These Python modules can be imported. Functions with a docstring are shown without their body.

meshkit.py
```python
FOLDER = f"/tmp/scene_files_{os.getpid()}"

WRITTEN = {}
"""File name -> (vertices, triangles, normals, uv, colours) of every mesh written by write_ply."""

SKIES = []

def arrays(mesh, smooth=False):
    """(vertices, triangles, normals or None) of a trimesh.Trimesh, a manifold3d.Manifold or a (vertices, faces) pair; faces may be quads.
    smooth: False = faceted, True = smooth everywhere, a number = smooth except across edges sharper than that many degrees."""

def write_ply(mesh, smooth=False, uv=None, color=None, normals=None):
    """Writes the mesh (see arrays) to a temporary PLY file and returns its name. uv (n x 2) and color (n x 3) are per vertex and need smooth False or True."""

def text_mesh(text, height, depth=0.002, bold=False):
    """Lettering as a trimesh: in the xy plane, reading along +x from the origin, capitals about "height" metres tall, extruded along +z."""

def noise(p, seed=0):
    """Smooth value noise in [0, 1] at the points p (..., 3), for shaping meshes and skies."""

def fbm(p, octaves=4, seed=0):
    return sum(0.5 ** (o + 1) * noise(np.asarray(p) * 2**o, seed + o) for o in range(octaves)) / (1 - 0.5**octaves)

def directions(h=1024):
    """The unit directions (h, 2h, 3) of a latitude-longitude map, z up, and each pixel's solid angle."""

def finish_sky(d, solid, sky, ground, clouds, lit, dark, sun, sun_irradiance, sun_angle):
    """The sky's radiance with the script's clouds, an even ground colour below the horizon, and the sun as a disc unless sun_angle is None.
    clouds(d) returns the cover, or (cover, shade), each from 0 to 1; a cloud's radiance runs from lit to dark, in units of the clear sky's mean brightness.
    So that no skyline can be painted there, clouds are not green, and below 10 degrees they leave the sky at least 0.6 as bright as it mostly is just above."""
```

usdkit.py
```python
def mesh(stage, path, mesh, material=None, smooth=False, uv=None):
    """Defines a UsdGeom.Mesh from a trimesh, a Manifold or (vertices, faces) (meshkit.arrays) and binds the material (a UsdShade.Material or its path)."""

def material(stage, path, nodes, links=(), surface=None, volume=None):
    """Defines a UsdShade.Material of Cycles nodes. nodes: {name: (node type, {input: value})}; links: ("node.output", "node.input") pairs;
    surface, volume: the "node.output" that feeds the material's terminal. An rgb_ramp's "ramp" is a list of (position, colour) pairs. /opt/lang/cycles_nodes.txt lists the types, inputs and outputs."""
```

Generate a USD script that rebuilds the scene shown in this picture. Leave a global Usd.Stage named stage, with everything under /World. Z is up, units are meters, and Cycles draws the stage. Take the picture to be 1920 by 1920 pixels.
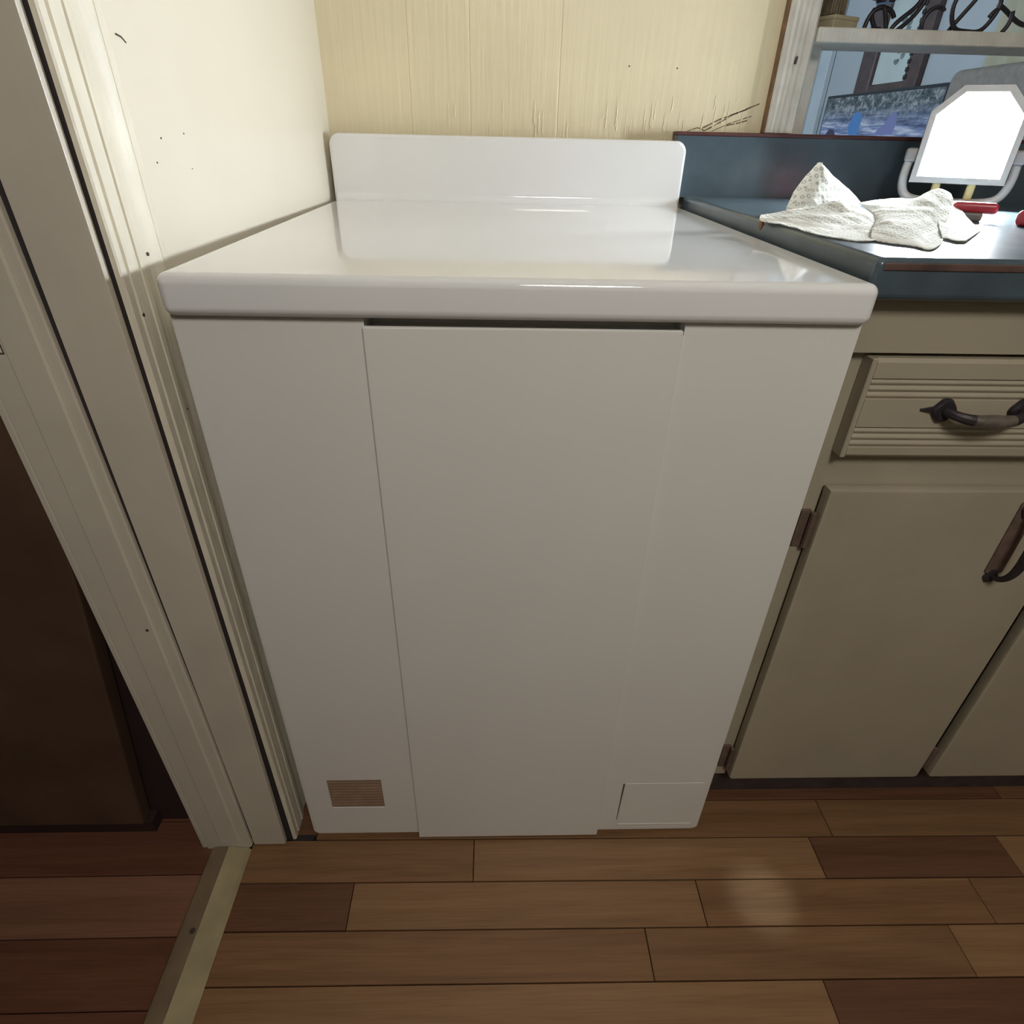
import math, random
import numpy as np, trimesh, usdkit, meshkit
import manifold3d as m3
from shapely.geometry import Polygon, Point, box as sbox, LineString
from shapely.ops import unary_union
from pxr import Usd, UsdGeom, UsdLux, UsdShade, Gf, Sdf, Vt
from scipy.interpolate import make_interp_spline

random.seed(7); np.random.seed(7)
stage = Usd.Stage.CreateInMemory()
UsdGeom.SetStageUpAxis(stage, 'Z'); UsdGeom.SetStageMetersPerUnit(stage, 1.0)
UsdGeom.Xform.Define(stage, '/World'); UsdGeom.Scope.Define(stage, '/World/Looks')

# ------------------------------------------------------------------ camera, light
def set_camera():
    p, y, r = -0.5627, 0.0386, 0.0244
    fwd = np.array([math.sin(y)*math.cos(p), math.cos(y)*math.cos(p), math.sin(p)])
    right = np.array([math.cos(y), -math.sin(y), 0]); up = np.cross(right, fwd)
    right, up = math.cos(r)*right + math.sin(r)*up, -math.sin(r)*right + math.cos(r)*up
    cam = UsdGeom.Camera.Define(stage, '/World/camera')
    m = np.eye(4); m[0, :3] = right; m[1, :3] = up; m[2, :3] = -fwd; m[3, :3] = (0.2993, -0.5582, 1.0226)
    cam.AddTransformOp().Set(Gf.Matrix4d(m.tolist()))
    cam.CreateHorizontalApertureAttr(36.0); cam.CreateVerticalApertureAttr(36.0)
    cam.CreateFocalLengthAttr(36.0*1117.47/1920); cam.CreateClippingRangeAttr(Gf.Vec2f(0.02, 50))
    cam.CreateExposureAttr(EXPOSURE)
EXPOSURE = 0.0
LAMP = 385.0          # radiance of the work light's panel
set_camera()
dome = UsdLux.DomeLight.Define(stage, '/World/sky'); dome.CreateIntensityAttr(0.05); dome.CreateColorAttr(Gf.Vec3f(0.8, 0.9, 1.0))
kl = UsdLux.DiskLight.Define(stage, '/World/kitchen_ceiling_lamp'); kl.CreateRadiusAttr(0.2); kl.CreateIntensityAttr(31.0)  # unseen fill disk below the ceiling, added to light the kitchen fronts
kl.CreateColorAttr(Gf.Vec3f(1.0, 0.945, 0.865)); kl.AddTranslateOp().Set((0.60, -1.20, 1.92)); kl.AddRotateXOp().Set(46)
fl = UsdLux.RectLight.Define(stage, '/World/living_room_daylight'); fl.CreateWidthAttr(1.6); fl.CreateHeightAttr(1.3); fl.CreateIntensityAttr(5.5)  # unseen area light added as a stand-in for window daylight
fl.CreateColorAttr(Gf.Vec3f(0.72, 0.86, 1.0)); fl.AddTranslateOp().Set((-0.7, 2.6, 1.5)); fl.AddRotateYOp().Set(-90)

sp = UsdLux.SphereLight.Define(stage, '/World/ceiling_spot_lamp'); sp.CreateRadiusAttr(0.012); sp.CreateIntensityAttr(15000.0); sp.CreateColorAttr(Gf.Vec3f(0.72, 0.92, 1.0))  # added narrow beam without a fixture, makes the pale patch on the planks
sp.AddTranslateOp().Set((0.733, -0.092, 2.36)); sh = UsdLux.ShapingAPI.Apply(sp.GetPrim()); sh.CreateShapingConeAngleAttr(1.6); sh.CreateShapingConeSoftnessAttr(1.0)

# ------------------------------------------------------------------ materials
def mat(name, nodes, links, surface='p.BSDF'):
    return usdkit.material(stage, '/World/Looks/' + name, nodes, links, surface=surface)

def paint(name, col, rough=0.4, bump=0.0, scale=(60, 60, 60), dist=0.002, var=0.06, vscale=6, spec=0.5, coat=0.0, metallic=0.0):
    c = np.array(col)
    n = {'g': ('geometry', {}), 'n1': ('noise_texture', {'scale': float(vscale), 'detail': 4.0}),
         'r': ('rgb_ramp', {'ramp': [(0.3, tuple(c*(1-var))), (0.7, tuple(np.minimum(c*(1+var), 1)))]}),
         'p': ('principled_bsdf', {'roughness': rough, 'specular_ior_level': spec, 'coat_weight': coat, 'coat_roughness': 0.06, 'metallic': metallic})}
    l = [('g.position', 'n1.vector'), ('n1.fac', 'r.fac'), ('r.color', 'p.base_color')]
    if bump > 0:
        n |= {'m': ('mapping', {'scale': tuple(map(float, scale))}), 'n2': ('noise_texture', {'scale': 1.0, 'detail': 3.0}),
              'b': ('bump', {'strength': bump, 'distance': dist})}
        l += [('g.position', 'm.vector'), ('m.vector', 'n2.vector'), ('n2.fac', 'b.height'), ('b.normal', 'p.normal')]
    return mat(name, n, l)

def wood(name, a, b, rough=0.35, seed=0.0, stretch=(2.2, 38, 38)):
    """long-grained varnished board, grain along x"""
    a, b = np.array(a), np.array(b)
    n = {'g': ('geometry', {}), 'm': ('mapping', {'scale': stretch, 'location': (seed*3.1, seed*7.7, seed)}),
         'oi': ('object_info', {}), 'sc': ('math', {'math_type': 'multiply', 'value2': 57.0}),
         'cx': ('combine_xyz', {}), 'av': ('mix', {'mix_type': 'add', 'fac': 1.0}),
         'n1': ('noise_texture', {'scale': 1.0, 'detail': 6.0, 'roughness': 0.62, 'distortion': 0.8}),
         'm2': ('mapping', {'scale': (9, 420, 420)}), 'n2': ('noise_texture', {'scale': 1.0, 'detail': 3.0}),
         'r': ('rgb_ramp', {'ramp': [(0.25, tuple(a)), (0.5, tuple((a+b)/2)), (0.75, tuple(b))]}),
         'r2': ('rgb_ramp', {'ramp': [(0.35, (0.78, 0.74, 0.7)), (0.6, (1, 1, 1))]}),
         'mx': ('mix', {'mix_type': 'multiply', 'fac': 0.55}),
         'b': ('bump', {'strength': 0.12, 'distance': 0.0006}),
         'p': ('principled_bsdf', {'roughness': rough, 'specular_ior_level': 0.4})}
    l = [('oi.random', 'sc.value1'), ('sc.value', 'cx.x'), ('sc.value', 'cx.y'), ('g.position', 'm.vector'),
         ('m.vector', 'av.color1'), ('cx.vector', 'av.color2'), ('av.color', 'n1.vector'), ('g.position', 'm2.vector'), ('m2.vector', 'n2.vector'),
         ('n1.fac', 'r.fac'), ('n2.fac', 'r2.fac'), ('r.color', 'mx.color1'), ('r2.color', 'mx.color2'), ('mx.color', 'p.base_color'),
         ('n2.fac', 'b.height'), ('b.normal', 'p.normal')]
    return mat(name, n, l)

M = {}
M['enamel'] = paint('enamel', (0.80, 0.80, 0.80), 0.06, 0.03, (220, 220, 220), 0.0004, 0.01, spec=0.6)
M['enamel_front'] = paint('enamel_front', (0.75, 0.735, 0.70), 0.28, 0.05, (400, 400, 400), 0.0005, 0.015)
M['wall_cream'] = paint('wall_cream', (0.76, 0.70, 0.585), 0.30, 0.10, (30, 30, 30), 0.002, 0.02)
M['wall_yellow'] = paint('wall_yellow', (0.76, 0.675, 0.465), 0.34, 0.5, (90, 90, 6), 0.002, 0.05)
M['trim_cream'] = paint('trim_cream', (0.75, 0.695, 0.57), 0.5, 0.6, (70, 70, 22), 0.003, 0.06, vscale=18)
M['jamb_paint'] = paint('jamb_paint', (0.60, 0.55, 0.46), 0.38, 0.2, (50, 50, 8), 0.002, 0.05, vscale=9)
M['trim_white'] = paint('trim_white', (0.62, 0.60, 0.54), 0.4, 0.5, (160, 160, 12), 0.002, 0.10, vscale=30)
M['raw_edge'] = paint('raw_edge', (0.20, 0.11, 0.055), 0.6, 0.3, (90, 90, 12), 0.001, 0.35, vscale=60)
M['edge_brown'] = paint('edge_brown', (0.10, 0.06, 0.05), 0.5, var=0.3, vscale=40)
M['wear_dark'] = paint('wear_dark', (0.06, 0.04, 0.03), 0.7)
M['scuff'] = paint('scuff', (0.16, 0.12, 0.06), 0.7, var=0.3, vscale=160)
M['gap_shade'] = paint('gap_shade', (0.025, 0.02, 0.02), 0.8)  # near-black fill, paints the shade inside open gaps and recesses
M['laminate'] = paint('laminate', (0.065, 0.092, 0.112), 0.24, 0.12, (60, 60, 60), 0.001, 0.15, vscale=22, spec=0.55)
M['laminate_edge'] = paint('laminate_edge', (0.13, 0.16, 0.185), 0.35, 0.1, (60, 60, 60), 0.001, 0.08, vscale=22)
M['maroon'] = paint('maroon', (0.075, 0.025, 0.022), 0.4, 0.1, var=0.2, vscale=30)
M['cab_paint'] = paint('cab_paint', (0.385, 0.34, 0.255), 0.36, 0.25, (60, 60, 60), 0.0015, 0.07, vscale=7)
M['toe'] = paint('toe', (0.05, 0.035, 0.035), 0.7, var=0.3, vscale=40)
M['iron'] = paint('iron', (0.020, 0.017, 0.022), 0.42, 0.3, (200, 200, 200), 0.001, 0.2, vscale=60)
M['old_iron'] = paint('old_iron', (0.045, 0.038, 0.045), 0.45, 0.4, (300, 300, 300), 0.001, 0.25, vscale=90, metallic=0.4)
M['worn_iron'] = paint('worn_iron', (0.20, 0.17, 0.14), 0.35, 0.2, (300, 300, 300), 0.001, 0.25, vscale=90, metallic=0.5)
M['backplate'] = paint('backplate', (0.14, 0.095, 0.075), 0.5, 0.2, (200, 200, 200), 0.001, 0.25, vscale=60)
M['vent_brown'] = paint('vent_brown', (0.30, 0.20, 0.135), 0.5, 0.3, (12, 400, 400), 0.001, 0.12, vscale=50)
M['threshold'] = paint('threshold', (0.40, 0.33, 0.19), 0.4, 0.3, (80, 10, 80), 0.001, 0.22, vscale=14)
M['threshold_worn'] = paint('threshold_worn', (0.24, 0.17, 0.105), 0.5, 0.3, (80, 10, 80), 0.001, 0.3, vscale=11)
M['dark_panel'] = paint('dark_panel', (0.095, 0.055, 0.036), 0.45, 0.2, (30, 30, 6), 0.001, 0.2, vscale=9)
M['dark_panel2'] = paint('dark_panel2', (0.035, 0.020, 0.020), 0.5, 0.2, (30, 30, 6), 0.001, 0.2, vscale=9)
M['left_wall'] = paint('left_wall', (0.30, 0.24, 0.18), 0.7)
M['ceiling'] = paint('ceiling', (0.75, 0.72, 0.66), 0.8)
M['kitchen_wall'] = paint('kitchen_wall', (0.55, 0.47, 0.37), 0.7)
M['far_wall'] = paint('far_wall', (0.54, 0.59, 0.62), 0.7, 0.1, (20, 20, 20), 0.002, 0.03)
M['far_trim'] = paint('far_trim', (0.68, 0.74, 0.78), 0.5)
M['frame_brown'] = paint('frame_brown', (0.10, 0.065, 0.06), 0.4, 0.2, (8, 60, 60), 0.002, 0.25, vscale=20)
M['mat_board'] = paint('mat_board', (0.66, 0.74, 0.72), 0.6)
M['ink'] = paint('ink', (0.22, 0.27, 0.27), 0.7, var=0.4, vscale=50)
M['tv_black'] = paint('tv_black', (0.02, 0.025, 0.03), 0.3)
M['beige_cloth'] = paint('beige_cloth', (0.52, 0.49, 0.36), 0.8, 0.2, (150, 150, 150), 0.001, 0.08)
M['sofa'] = paint('sofa', (0.30, 0.27, 0.24), 0.85, 0.3, (200, 200, 200), 0.001, 0.12, vscale=40)
M['beige_box'] = paint('beige_box', (0.42, 0.37, 0.25), 0.6, 0.2, (90, 90, 90), 0.001, 0.08, vscale=30)
M['basket'] = paint('basket', (0.15, 0.12, 0.075), 0.6, 0.8, (300, 300, 20), 0.002, 0.35, vscale=60)
M['bowl'] = paint('bowl', (0.030, 0.022, 0.045), 0.15, var=0.1)
M['lamp_body'] = paint('lamp_body', (0.30, 0.28, 0.27), 0.35, var=0.04)
M['lamp_clear'] = paint('lamp_clear', (0.50, 0.48, 0.46), 0.25, var=0.05)
M['lamp_yellow'] = paint('lamp_yellow', (0.50, 0.40, 0.18), 0.35, var=0.05)
M['red'] = paint('red', (0.35, 0.03, 0.045), 0.3, var=0.05)
M['grey_plastic'] = paint('grey_plastic', (0.16, 0.16, 0.15), 0.4)
M['rust'] = paint('rust', (0.28, 0.09, 0.03), 0.6, var=0.3, vscale=200)
M['glow'] = mat('glow', {'e': ('emission', {'color': (0.88, 0.95, 1.0), 'strength': LAMP})}, [], 'e.emission')
M['plank_a'] = wood('plank_a', (0.175, 0.088, 0.040), (0.305, 0.164, 0.080), seed=1)
M['plank_b'] = wood('plank_b', (0.215, 0.114, 0.053), (0.35, 0.198, 0.100), seed=2)
M['plank_c'] = wood('plank_c', (0.110, 0.049, 0.026), (0.195, 0.092, 0.050), seed=3)
M['plank_d'] = wood('plank_d', (0.180, 0.093, 0.043), (0.28, 0.153, 0.076), seed=4)
M['plank_red'] = wood('plank_red', (0.115, 0.046, 0.028), (0.20, 0.085, 0.050), seed=5)
M['plank_red2'] = wood('plank_red2', (0.200, 0.092, 0.058), (0.30, 0.145, 0.092), seed=6)
M['subfloor'] = paint('subfloor', (0.02, 0.015, 0.012), 0.8)
# paper towel: white with an embossed ring pattern
M['towel'] = mat('towel', {
    'g': ('geometry', {}), 'v': ('voronoi_texture', {'scale': 115.0, 'randomness': 0.12}),
    'r': ('rgb_ramp', {'ramp': [(0.0, (0.92, 0.92, 0.89)), (0.20, (0.92, 0.92, 0.89)), (0.27, (0.55, 0.56, 0.50)), (0.38, (0.56, 0.57, 0.51)), (0.46, (0.92, 0.92, 0.89))]}),
    'b': ('bump', {'strength': 0.25, 'distance': 0.001}),
    'd': ('diffuse_bsdf', {}), 't': ('translucent_bsdf', {}), 'x': ('mix_closure', {'fac': 0.2})},
    [('g.position', 'v.vector'), ('v.distance', 'r.fac'), ('v.distance', 'b.height'), ('r.color', 'd.color'), ('r.color', 't.color'),
     ('b.normal', 'd.normal'), ('d.BSDF', 'x.closure1'), ('t.BSDF', 'x.closure2')], 'x.closure')
# snowy woodland picture on the television (a lit screen)
M['screen'] = mat('screen', {
    'g': ('geometry', {}), 'm': ('mapping', {'scale': (1.0, 22.0, 34.0)}), 'n': ('noise_texture', {'scale': 1.0, 'detail': 8.0, 'roughness': 0.72, 'distortion': 0.6}),
    'm2': ('mapping', {'scale': (1.0, 5.0, 60.0)}), 'n2': ('noise_texture', {'scale': 1.0, 'detail': 5.0, 'roughness': 0.6}),
    'rt': ('rgb_ramp', {'ramp': [(0.36, (0.03, 0.05, 0.06)), (0.5, (0.10, 0.14, 0.17)), (0.62, (0.30, 0.36, 0.42))]}),
    'rs': ('rgb_ramp', {'ramp': [(0.34, (0.07, 0.10, 0.20)), (0.5, (0.17, 0.25, 0.45)), (0.66, (0.45, 0.54, 0.72))]}),
    's': ('separate_xyz', {}), 'mr': ('map_range', {'from_min': 1.10, 'from_max': 1.20}), 'mx': ('mix', {}),
    'e': ('emission', {'strength': 0.7})},
    [('g.position', 'm.vector'), ('m.vector', 'n.vector'), ('g.position', 'm2.vector'), ('m2.vector', 'n2.vector'), ('n.fac', 'rt.fac'), ('n2.fac', 'rs.fac'),
     ('g.position', 's.vector'), ('s.z', 'mr.value'), ('mr.result', 'mx.fac'), ('rs.color', 'mx.color1'), ('rt.color', 'mx.color2'), ('mx.color', 'e.color')], 'e.emission')
def emit(name, col, s=0.8): return mat(name, {'e': ('emission', {'color': col, 'strength': s})}, [], 'e.emission')
M['px_blue'] = emit('px_blue', (0.08, 0.22, 0.52), 0.7); M['px_mauve'] = emit('px_mauve', (0.17, 0.21, 0.45), 0.7); M['px_dark'] = emit('px_dark', (0.05, 0.06, 0.10))

# ------------------------------------------------------------------ scene helpers
used = {}
def numbered(parent, name):
    k = parent + '/' + name; c = used.get(k, 0); used[k] = c + 1
    return k if c == 0 else f'{k}_{c:03d}'
def path_of(p): return str(p.GetPath()) if p is not None else '/World'
def setd(prim, **kw):
    for k, v in kw.items():
        if v: prim.SetCustomDataByKey(k, v)
    return prim
def thing(name, label=None, category=None, loc=(0, 0, 0), kind=None, group=None, parent=None):
    x = UsdGeom.Xform.Define(stage, numbered(path_of(parent), name))
    if any(loc): x.AddTranslateOp().Set(tuple(map(float, loc)))
    p = x.GetPrim(); ORG[str(p.GetPath())] = np.array(loc, float) + (ORG[path_of(parent)] if parent is not None else 0)
    return setd(p, label=label, category=category, kind=kind, group=group)
ORG = {'/World': np.zeros(3)}
def obj(name, mesh, m, parent=None, smooth=30, **kw):
    """one Mesh prim; mesh is given in world coordinates"""
    v, f, _ = meshkit.arrays(mesh)
    v = v - ORG.get(path_of(parent), 0)
    p = usdkit.mesh(stage, numbered(path_of(parent), name), trimesh.Trimesh(v, f, process=True), M[m] if isinstance(m, str) else m, smooth=smooth).GetPrim()
    ORG[str(p.GetPath())] = ORG.get(path_of(parent), np.zeros(3))
    return setd(p, **kw)
def cat(*ms): return trimesh.util.concatenate([trimesh.Trimesh(*meshkit.arrays(m)[:2], process=False) for m in ms])
def hull(pts): return m3.Manifold.hull_points(np.asarray(pts, float).reshape(-1, 3))
def sph(n=8):
    s = trimesh.creation.icosphere(1 if n < 10 else 2).vertices
    return s
def rbox(x0, x1, y0, y1, z0, z1, r=0.003, fine=False):
    r = min(r, (x1-x0)/2.01, (y1-y0)/2.01, (z1-z0)/2.01)
    s = sph(12 if fine else 8)*r
    c = np.array([(x, y, z) for x in (x0+r, x1-r) for y in (y0+r, y1-r) for z in (z0+r, z1-r)])
    return hull((c[:, None] + s[None]).reshape(-1, 3))
def cbox(x0, x1, y0, y1, z0, z1, c=0.0015):
    """box with chamfered edges"""
    p = []
    for x, sx in ((x0, 1), (x1, -1)):
        for y, sy in ((y0, 1), (y1, -1)):
            for z, sz in ((z0, 1), (z1, -1)):
                p += [(x+sx*c, y+sy*c, z), (x+sx*c, y, z+sz*c), (x, y+sy*c, z+sz*c)]
    return hull(p)
def box(x0, x1, y0, y1, z0, z1): return cbox(x0, x1, y0, y1, z0, z1, 0.0)
AX = {'x': lambda u, v, w: (w, u, v), 'y': lambda u, v, w: (u, w, v), 'z': lambda u, v, w: (u, v, w)}
def prism(poly, axis, a, b):
    """poly in the plane across axis (x: (y,z), y: (x,z), z: (x,y)), run from a to b"""
    poly = poly if isinstance(poly, Polygon) else Polygon(poly)
    t = trimesh.creation.extrude_polygon(poly, b - a, engine='earcut')
    v = t.vertices; w = v[:, 2] + a
    out = np.stack(AX[axis](v[:, 0], v[:, 1], w), 1)
    t = trimesh.Trimesh(out, t.faces, process=True); t.fix_normals(); return t
def plate(poly, axis, a, b, c):
    """convex poly, chamfered by c on the face at a and b"""
    poly = poly if isinstance(poly, Polygon) else Polygon(poly)
    q = np.array(poly.exterior.coords); i = np.array(poly.buffer(-c).exterior.coords)
    pts = []
    s = 1 if b > a else -1
    for arr, w in ((i, a), (q, a+s*c), (q, b-s*c), (i, b)):
        pts.append(np.stack(AX[axis](arr[:, 0], arr[:, 1], np.full(len(arr), w)), 1))
    # a middle ring keeps the chamfer round
    m_ = np.array(poly.buffer(-c*0.3).exterior.coords)
    for w in (a+s*c*0.3, b-s*c*0.3): pts.append(np.stack(AX[axis](m_[:, 0], m_[:, 1], np.full(len(m_), w)), 1))
    return hull(np.vstack(pts))
def rrect(x0, z0, x1, z1, r, tl=True, tr=True, bl=True, br=True, n=8):
    out = []
    for cx, cz, a0, on, ex, ez in ((x1-r, z1-r, 0, tr, x1, z1), (x0+r, z1-r, 90, tl, x0, z1), (x0+r, z0+r, 180, bl, x0, z0), (x1-r, z0+r, 270, br, x1, z0)):
        if on: out += [(cx+r*math.cos(math.radians(a0+90*k/n)), cz+r*math.sin(math.radians(a0+90*k/n))) for k in range(n+1)]
        else: out.append((ex, ez))
    return Polygon(out)
def sweep(points, r, sides=8, n=24, closed=False):
    p = np.asarray(points, float)
    t = np.r_[0, np.cumsum(np.linalg.norm(np.diff(p, axis=0), axis=1))]
    k = min(3, len(p)-1)
    q = make_interp_spline(t, p, k=k)(np.linspace(0, t[-1], n))
    rr = np.interp(np.linspace(0, 1, n), np.linspace(0, 1, len(np.atleast_1d(r))), np.atleast_1d(r)) if np.ndim(r) else np.full(n, r)
    d = np.gradient(q, axis=0); d /= np.linalg.norm(d, axis=1, keepdims=True)
    ref = np.array([0, 1.0, 0]) if abs(d[:, 1]).mean() < 0.8 else np.array([1.0, 0, 0])
    a = np.cross(d, ref); a /= np.linalg.norm(a, axis=1, keepdims=True) + 1e-12
    b = np.cross(d, a); ang = np.arange(sides)*2*np.pi/sides
    v = q[:, None] + rr[:, None, None]*(np.cos(ang)[None, :, None]*a[:, None] + np.sin(ang)[None, :, None]*b[:, None])
    v = v.reshape(-1, 3); f = []
    for i in range(n-1):
        for j in range(sides):
            k0, k1 = i*sides+j, i*sides+(j+1) % sides
            f += [(k0, k1, k1+sides), (k0, k1+sides, k0+sides)]
    c0, c1 = len(v), len(v)+1
    v = np.vstack([v, q[0], q[-1]])
    for j in range(sides):
        f += [(c0, (j+1) % sides, j), (c1, (n-1)*sides+j, (n-1)*sides+(j+1) % sides)]
    t_ = trimesh.Trimesh(v, f, process=False); t_.fix_normals(); return t_
def lathe(profile, center, n=40):
    t = trimesh.creation.revolve(np.array(profile), sections=n); t.apply_translation(center); t.fix_normals(); return t
def disc(c, r, normal_axis, th, n=14):
    a = np.linspace(0, 2*np.pi, n, endpoint=False)
    return prism(Polygon([(c[0]+r*math.cos(t), c[1]+r*math.sin(t)) for t in a]), normal_axis, c[2], c[2]+th)

# ------------------------------------------------------------------ floor: planks one by one
WX0, WY = -0.036, 0.765       # front end of left wall, back wall face
floor = thing('floor', kind='structure')
obj('subfloor', box(-1.6, 3.3, -2.7, 4.3, -0.05, -0.013), 'subfloor', floor)
ROT, PW = -0.0072, 0.0690
def yl(k, x): return 0.0076 - (k-1)*PW + ROT*(x-0.5)
def plank(x0, x1, k, m, gap=0.0009, dz=0.0):
    g = gap; c = 0.0009
    q = []
    for x, sx in ((x0+g*0.6, 1), (x1-g*0.6, -1)):
        for yk, sy in ((k+1, 1), (k, -1)):
            y = yl(yk, x) + sy*g
            q += [(x, y, -0.0125), (x, y, dz-c), (x+sx*c, y+sy*c, dz)]
    obj('plank', hull(q), m, floor, smooth=False)
X_L, X_R = -0.104, 3.2
known = {0: ([0.896], 'ada'), -1: ([0.62, 1.248], 'dca'), 1: ([0.270, 0.852, 1.185], 'abcb'), 2: ([0.079, 0.633, 1.088], 'cbad'),
         3: ([0.535, 1.009], 'adb'), 4: ([0.7795], 'bc')}
rng = random.Random(3)
for k in range(-2, 12):
    cuts, kinds = known.get(k, ([], ''))
    xs = [0.0 if k <= 0 else X_L] + cuts
    if not cuts: xs.append(rng.uniform(0.3, 0.8))
    while xs[-1] < X_R: xs.append(min(xs[-1] + rng.choice([0.42, 0.5, 0.56, 0.62, 0.75]), X_R))
    for i in range(len(xs)-1):
        if xs[i+1] - xs[i] < 0.02: continue
        m = 'plank_' + (kinds[i] if i < len(kinds) else rng.choice('aabbcd'))
        plank(xs[i], xs[i+1], k, m, dz=rng.uniform(-0.0004, 0.0))
# the room beyond the doorway: wider red-brown boards
PL = 0.089
for k in range(-4, 9):
    y1 = -0.042 - k*PL; y0 = y1 - PL
    xs = [-1.6, -0.168]; xs = xs[:1] + [rng.uniform(-1.25, -0.75)] + xs[1:]
    for i in range(2):
        obj('plank', cbox(xs[i]+0.0006, xs[i+1]-0.0006, y0+0.0008, y1-0.0008, -0.0125, rng.uniform(-0.0004, 0), 0.0008), 'plank_red2' if k in (0, 3, 6) else 'plank_red', floor, smooth=False)

obj('plank', cbox(-0.035, -0.0005, 0.0205, 0.080, -0.0125, -0.0003, 0.0005), 'plank_c', floor, smooth=False)
# threshold strip in the doorway
th = [(-0.170, 0), (-0.166, 0.006), (-0.158, 0.009), (-0.136, 0.010), (-0.131, 0.0085), (-0.108, 0.005), (-0.103, 0)]
t = thing('threshold', 'worn tan wooden threshold strip across the doorway floor', 'threshold')
obj('strip', prism(Polygon([(-0.1385, 0), (-0.1385, 0.0098)] + th[4:]), 'y', -0.95, -0.003), 'threshold', t)
obj('worn_strip', prism(Polygon(th[:3] + [(-0.1388, 0.0098), (-0.1388, 0)]), 'y', -0.95, -0.003), 'threshold_worn', t, label='browner worn half of the strip')
obj('screw_hole', disc((-0.146, -0.128, 0.0085), 0.0042, 'z', 0.0016), 'wear_dark', t, label='dark countersunk screw hole')

# ------------------------------------------------------------------ walls
H = 2.4
# left wall: runs from the doorway to the corner, slightly out of square
def lw(y): return WX0 + (y-0.11)/(0.765-0.11)*0.0295
ly0, ly1 = 0.030, WY+0.05
wl = thing('wall_left', kind='structure')
obj('wall_surface', prism(Polygon([(lw(ly0)-0.13, ly0), (lw(ly0), ly0), (lw(ly1), ly1), (lw(ly1)-0.13, ly1)]), 'z', 0, H), 'wall_cream', wl)
for (y, z, r) in [(0.155, 1.0135, 0.0010), (0.204, 1.0175, 0.0009), (0.136, 0.993, 0.0009), (0.205, 0.985, 0.0006)]:
    obj('nail_mark', prism(Point(y, z).buffer(r, 3), 'x', lw(y)-0.0005, lw(y)+0.0004), 'wear_dark', wl)
obj('scratch', prism(LineString([(0.1215, 1.0916), (0.129, 1.0905), (0.1350, 1.0871)]).buffer(0.0006), 'x', lw(0.12)-0.001, lw(0.135)+0.0004), 'wear_dark', wl)
# wall between the kitchen and the room on the left, nearer than the doorway, and above it
obj('wall_surface', box(-0.15, -0.02, -2.6, -0.97, 0, H), 'wall_cream', wl)
obj('wall_surface', box(-0.15, -0.02, -0.97, 0.02, 2.08, H), 'wall_cream', wl)

# back wall of random-width grooved panels, with the opening to the next room
wb = thing('wall_back', kind='structure')
def panel(x0, x1, z0, z1):
    c = 0.0016
    q = [(x0, WY+0.02, z0), (x0, WY+0.02, z1), (x1, WY+0.02, z0), (x1, WY+0.02, z1)]
    for x, s in ((x0, 1), (x1, -1)):
        for z in (z0, z1): q += [(x, WY+0.0009, z), (x+s*c, WY, z)]
    obj('panel', hull(q), 'wall_yellow', wb, smooth=False)
gx = [-0.02, 0.1475, 0.256, 0.4165, 0.812]
for a, b in zip(gx[:-1], gx[1:]): panel(a, b, 0.0, H)
for a, b in zip([0.812, 1.0, 1.16, 1.3, 1.55, 1.7, 1.9, 2.1], [1.0, 1.16, 1.3, 1.55, 1.7, 1.9, 2.1, 2.3]): panel(a, b, 0.0, 1.02)
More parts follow.
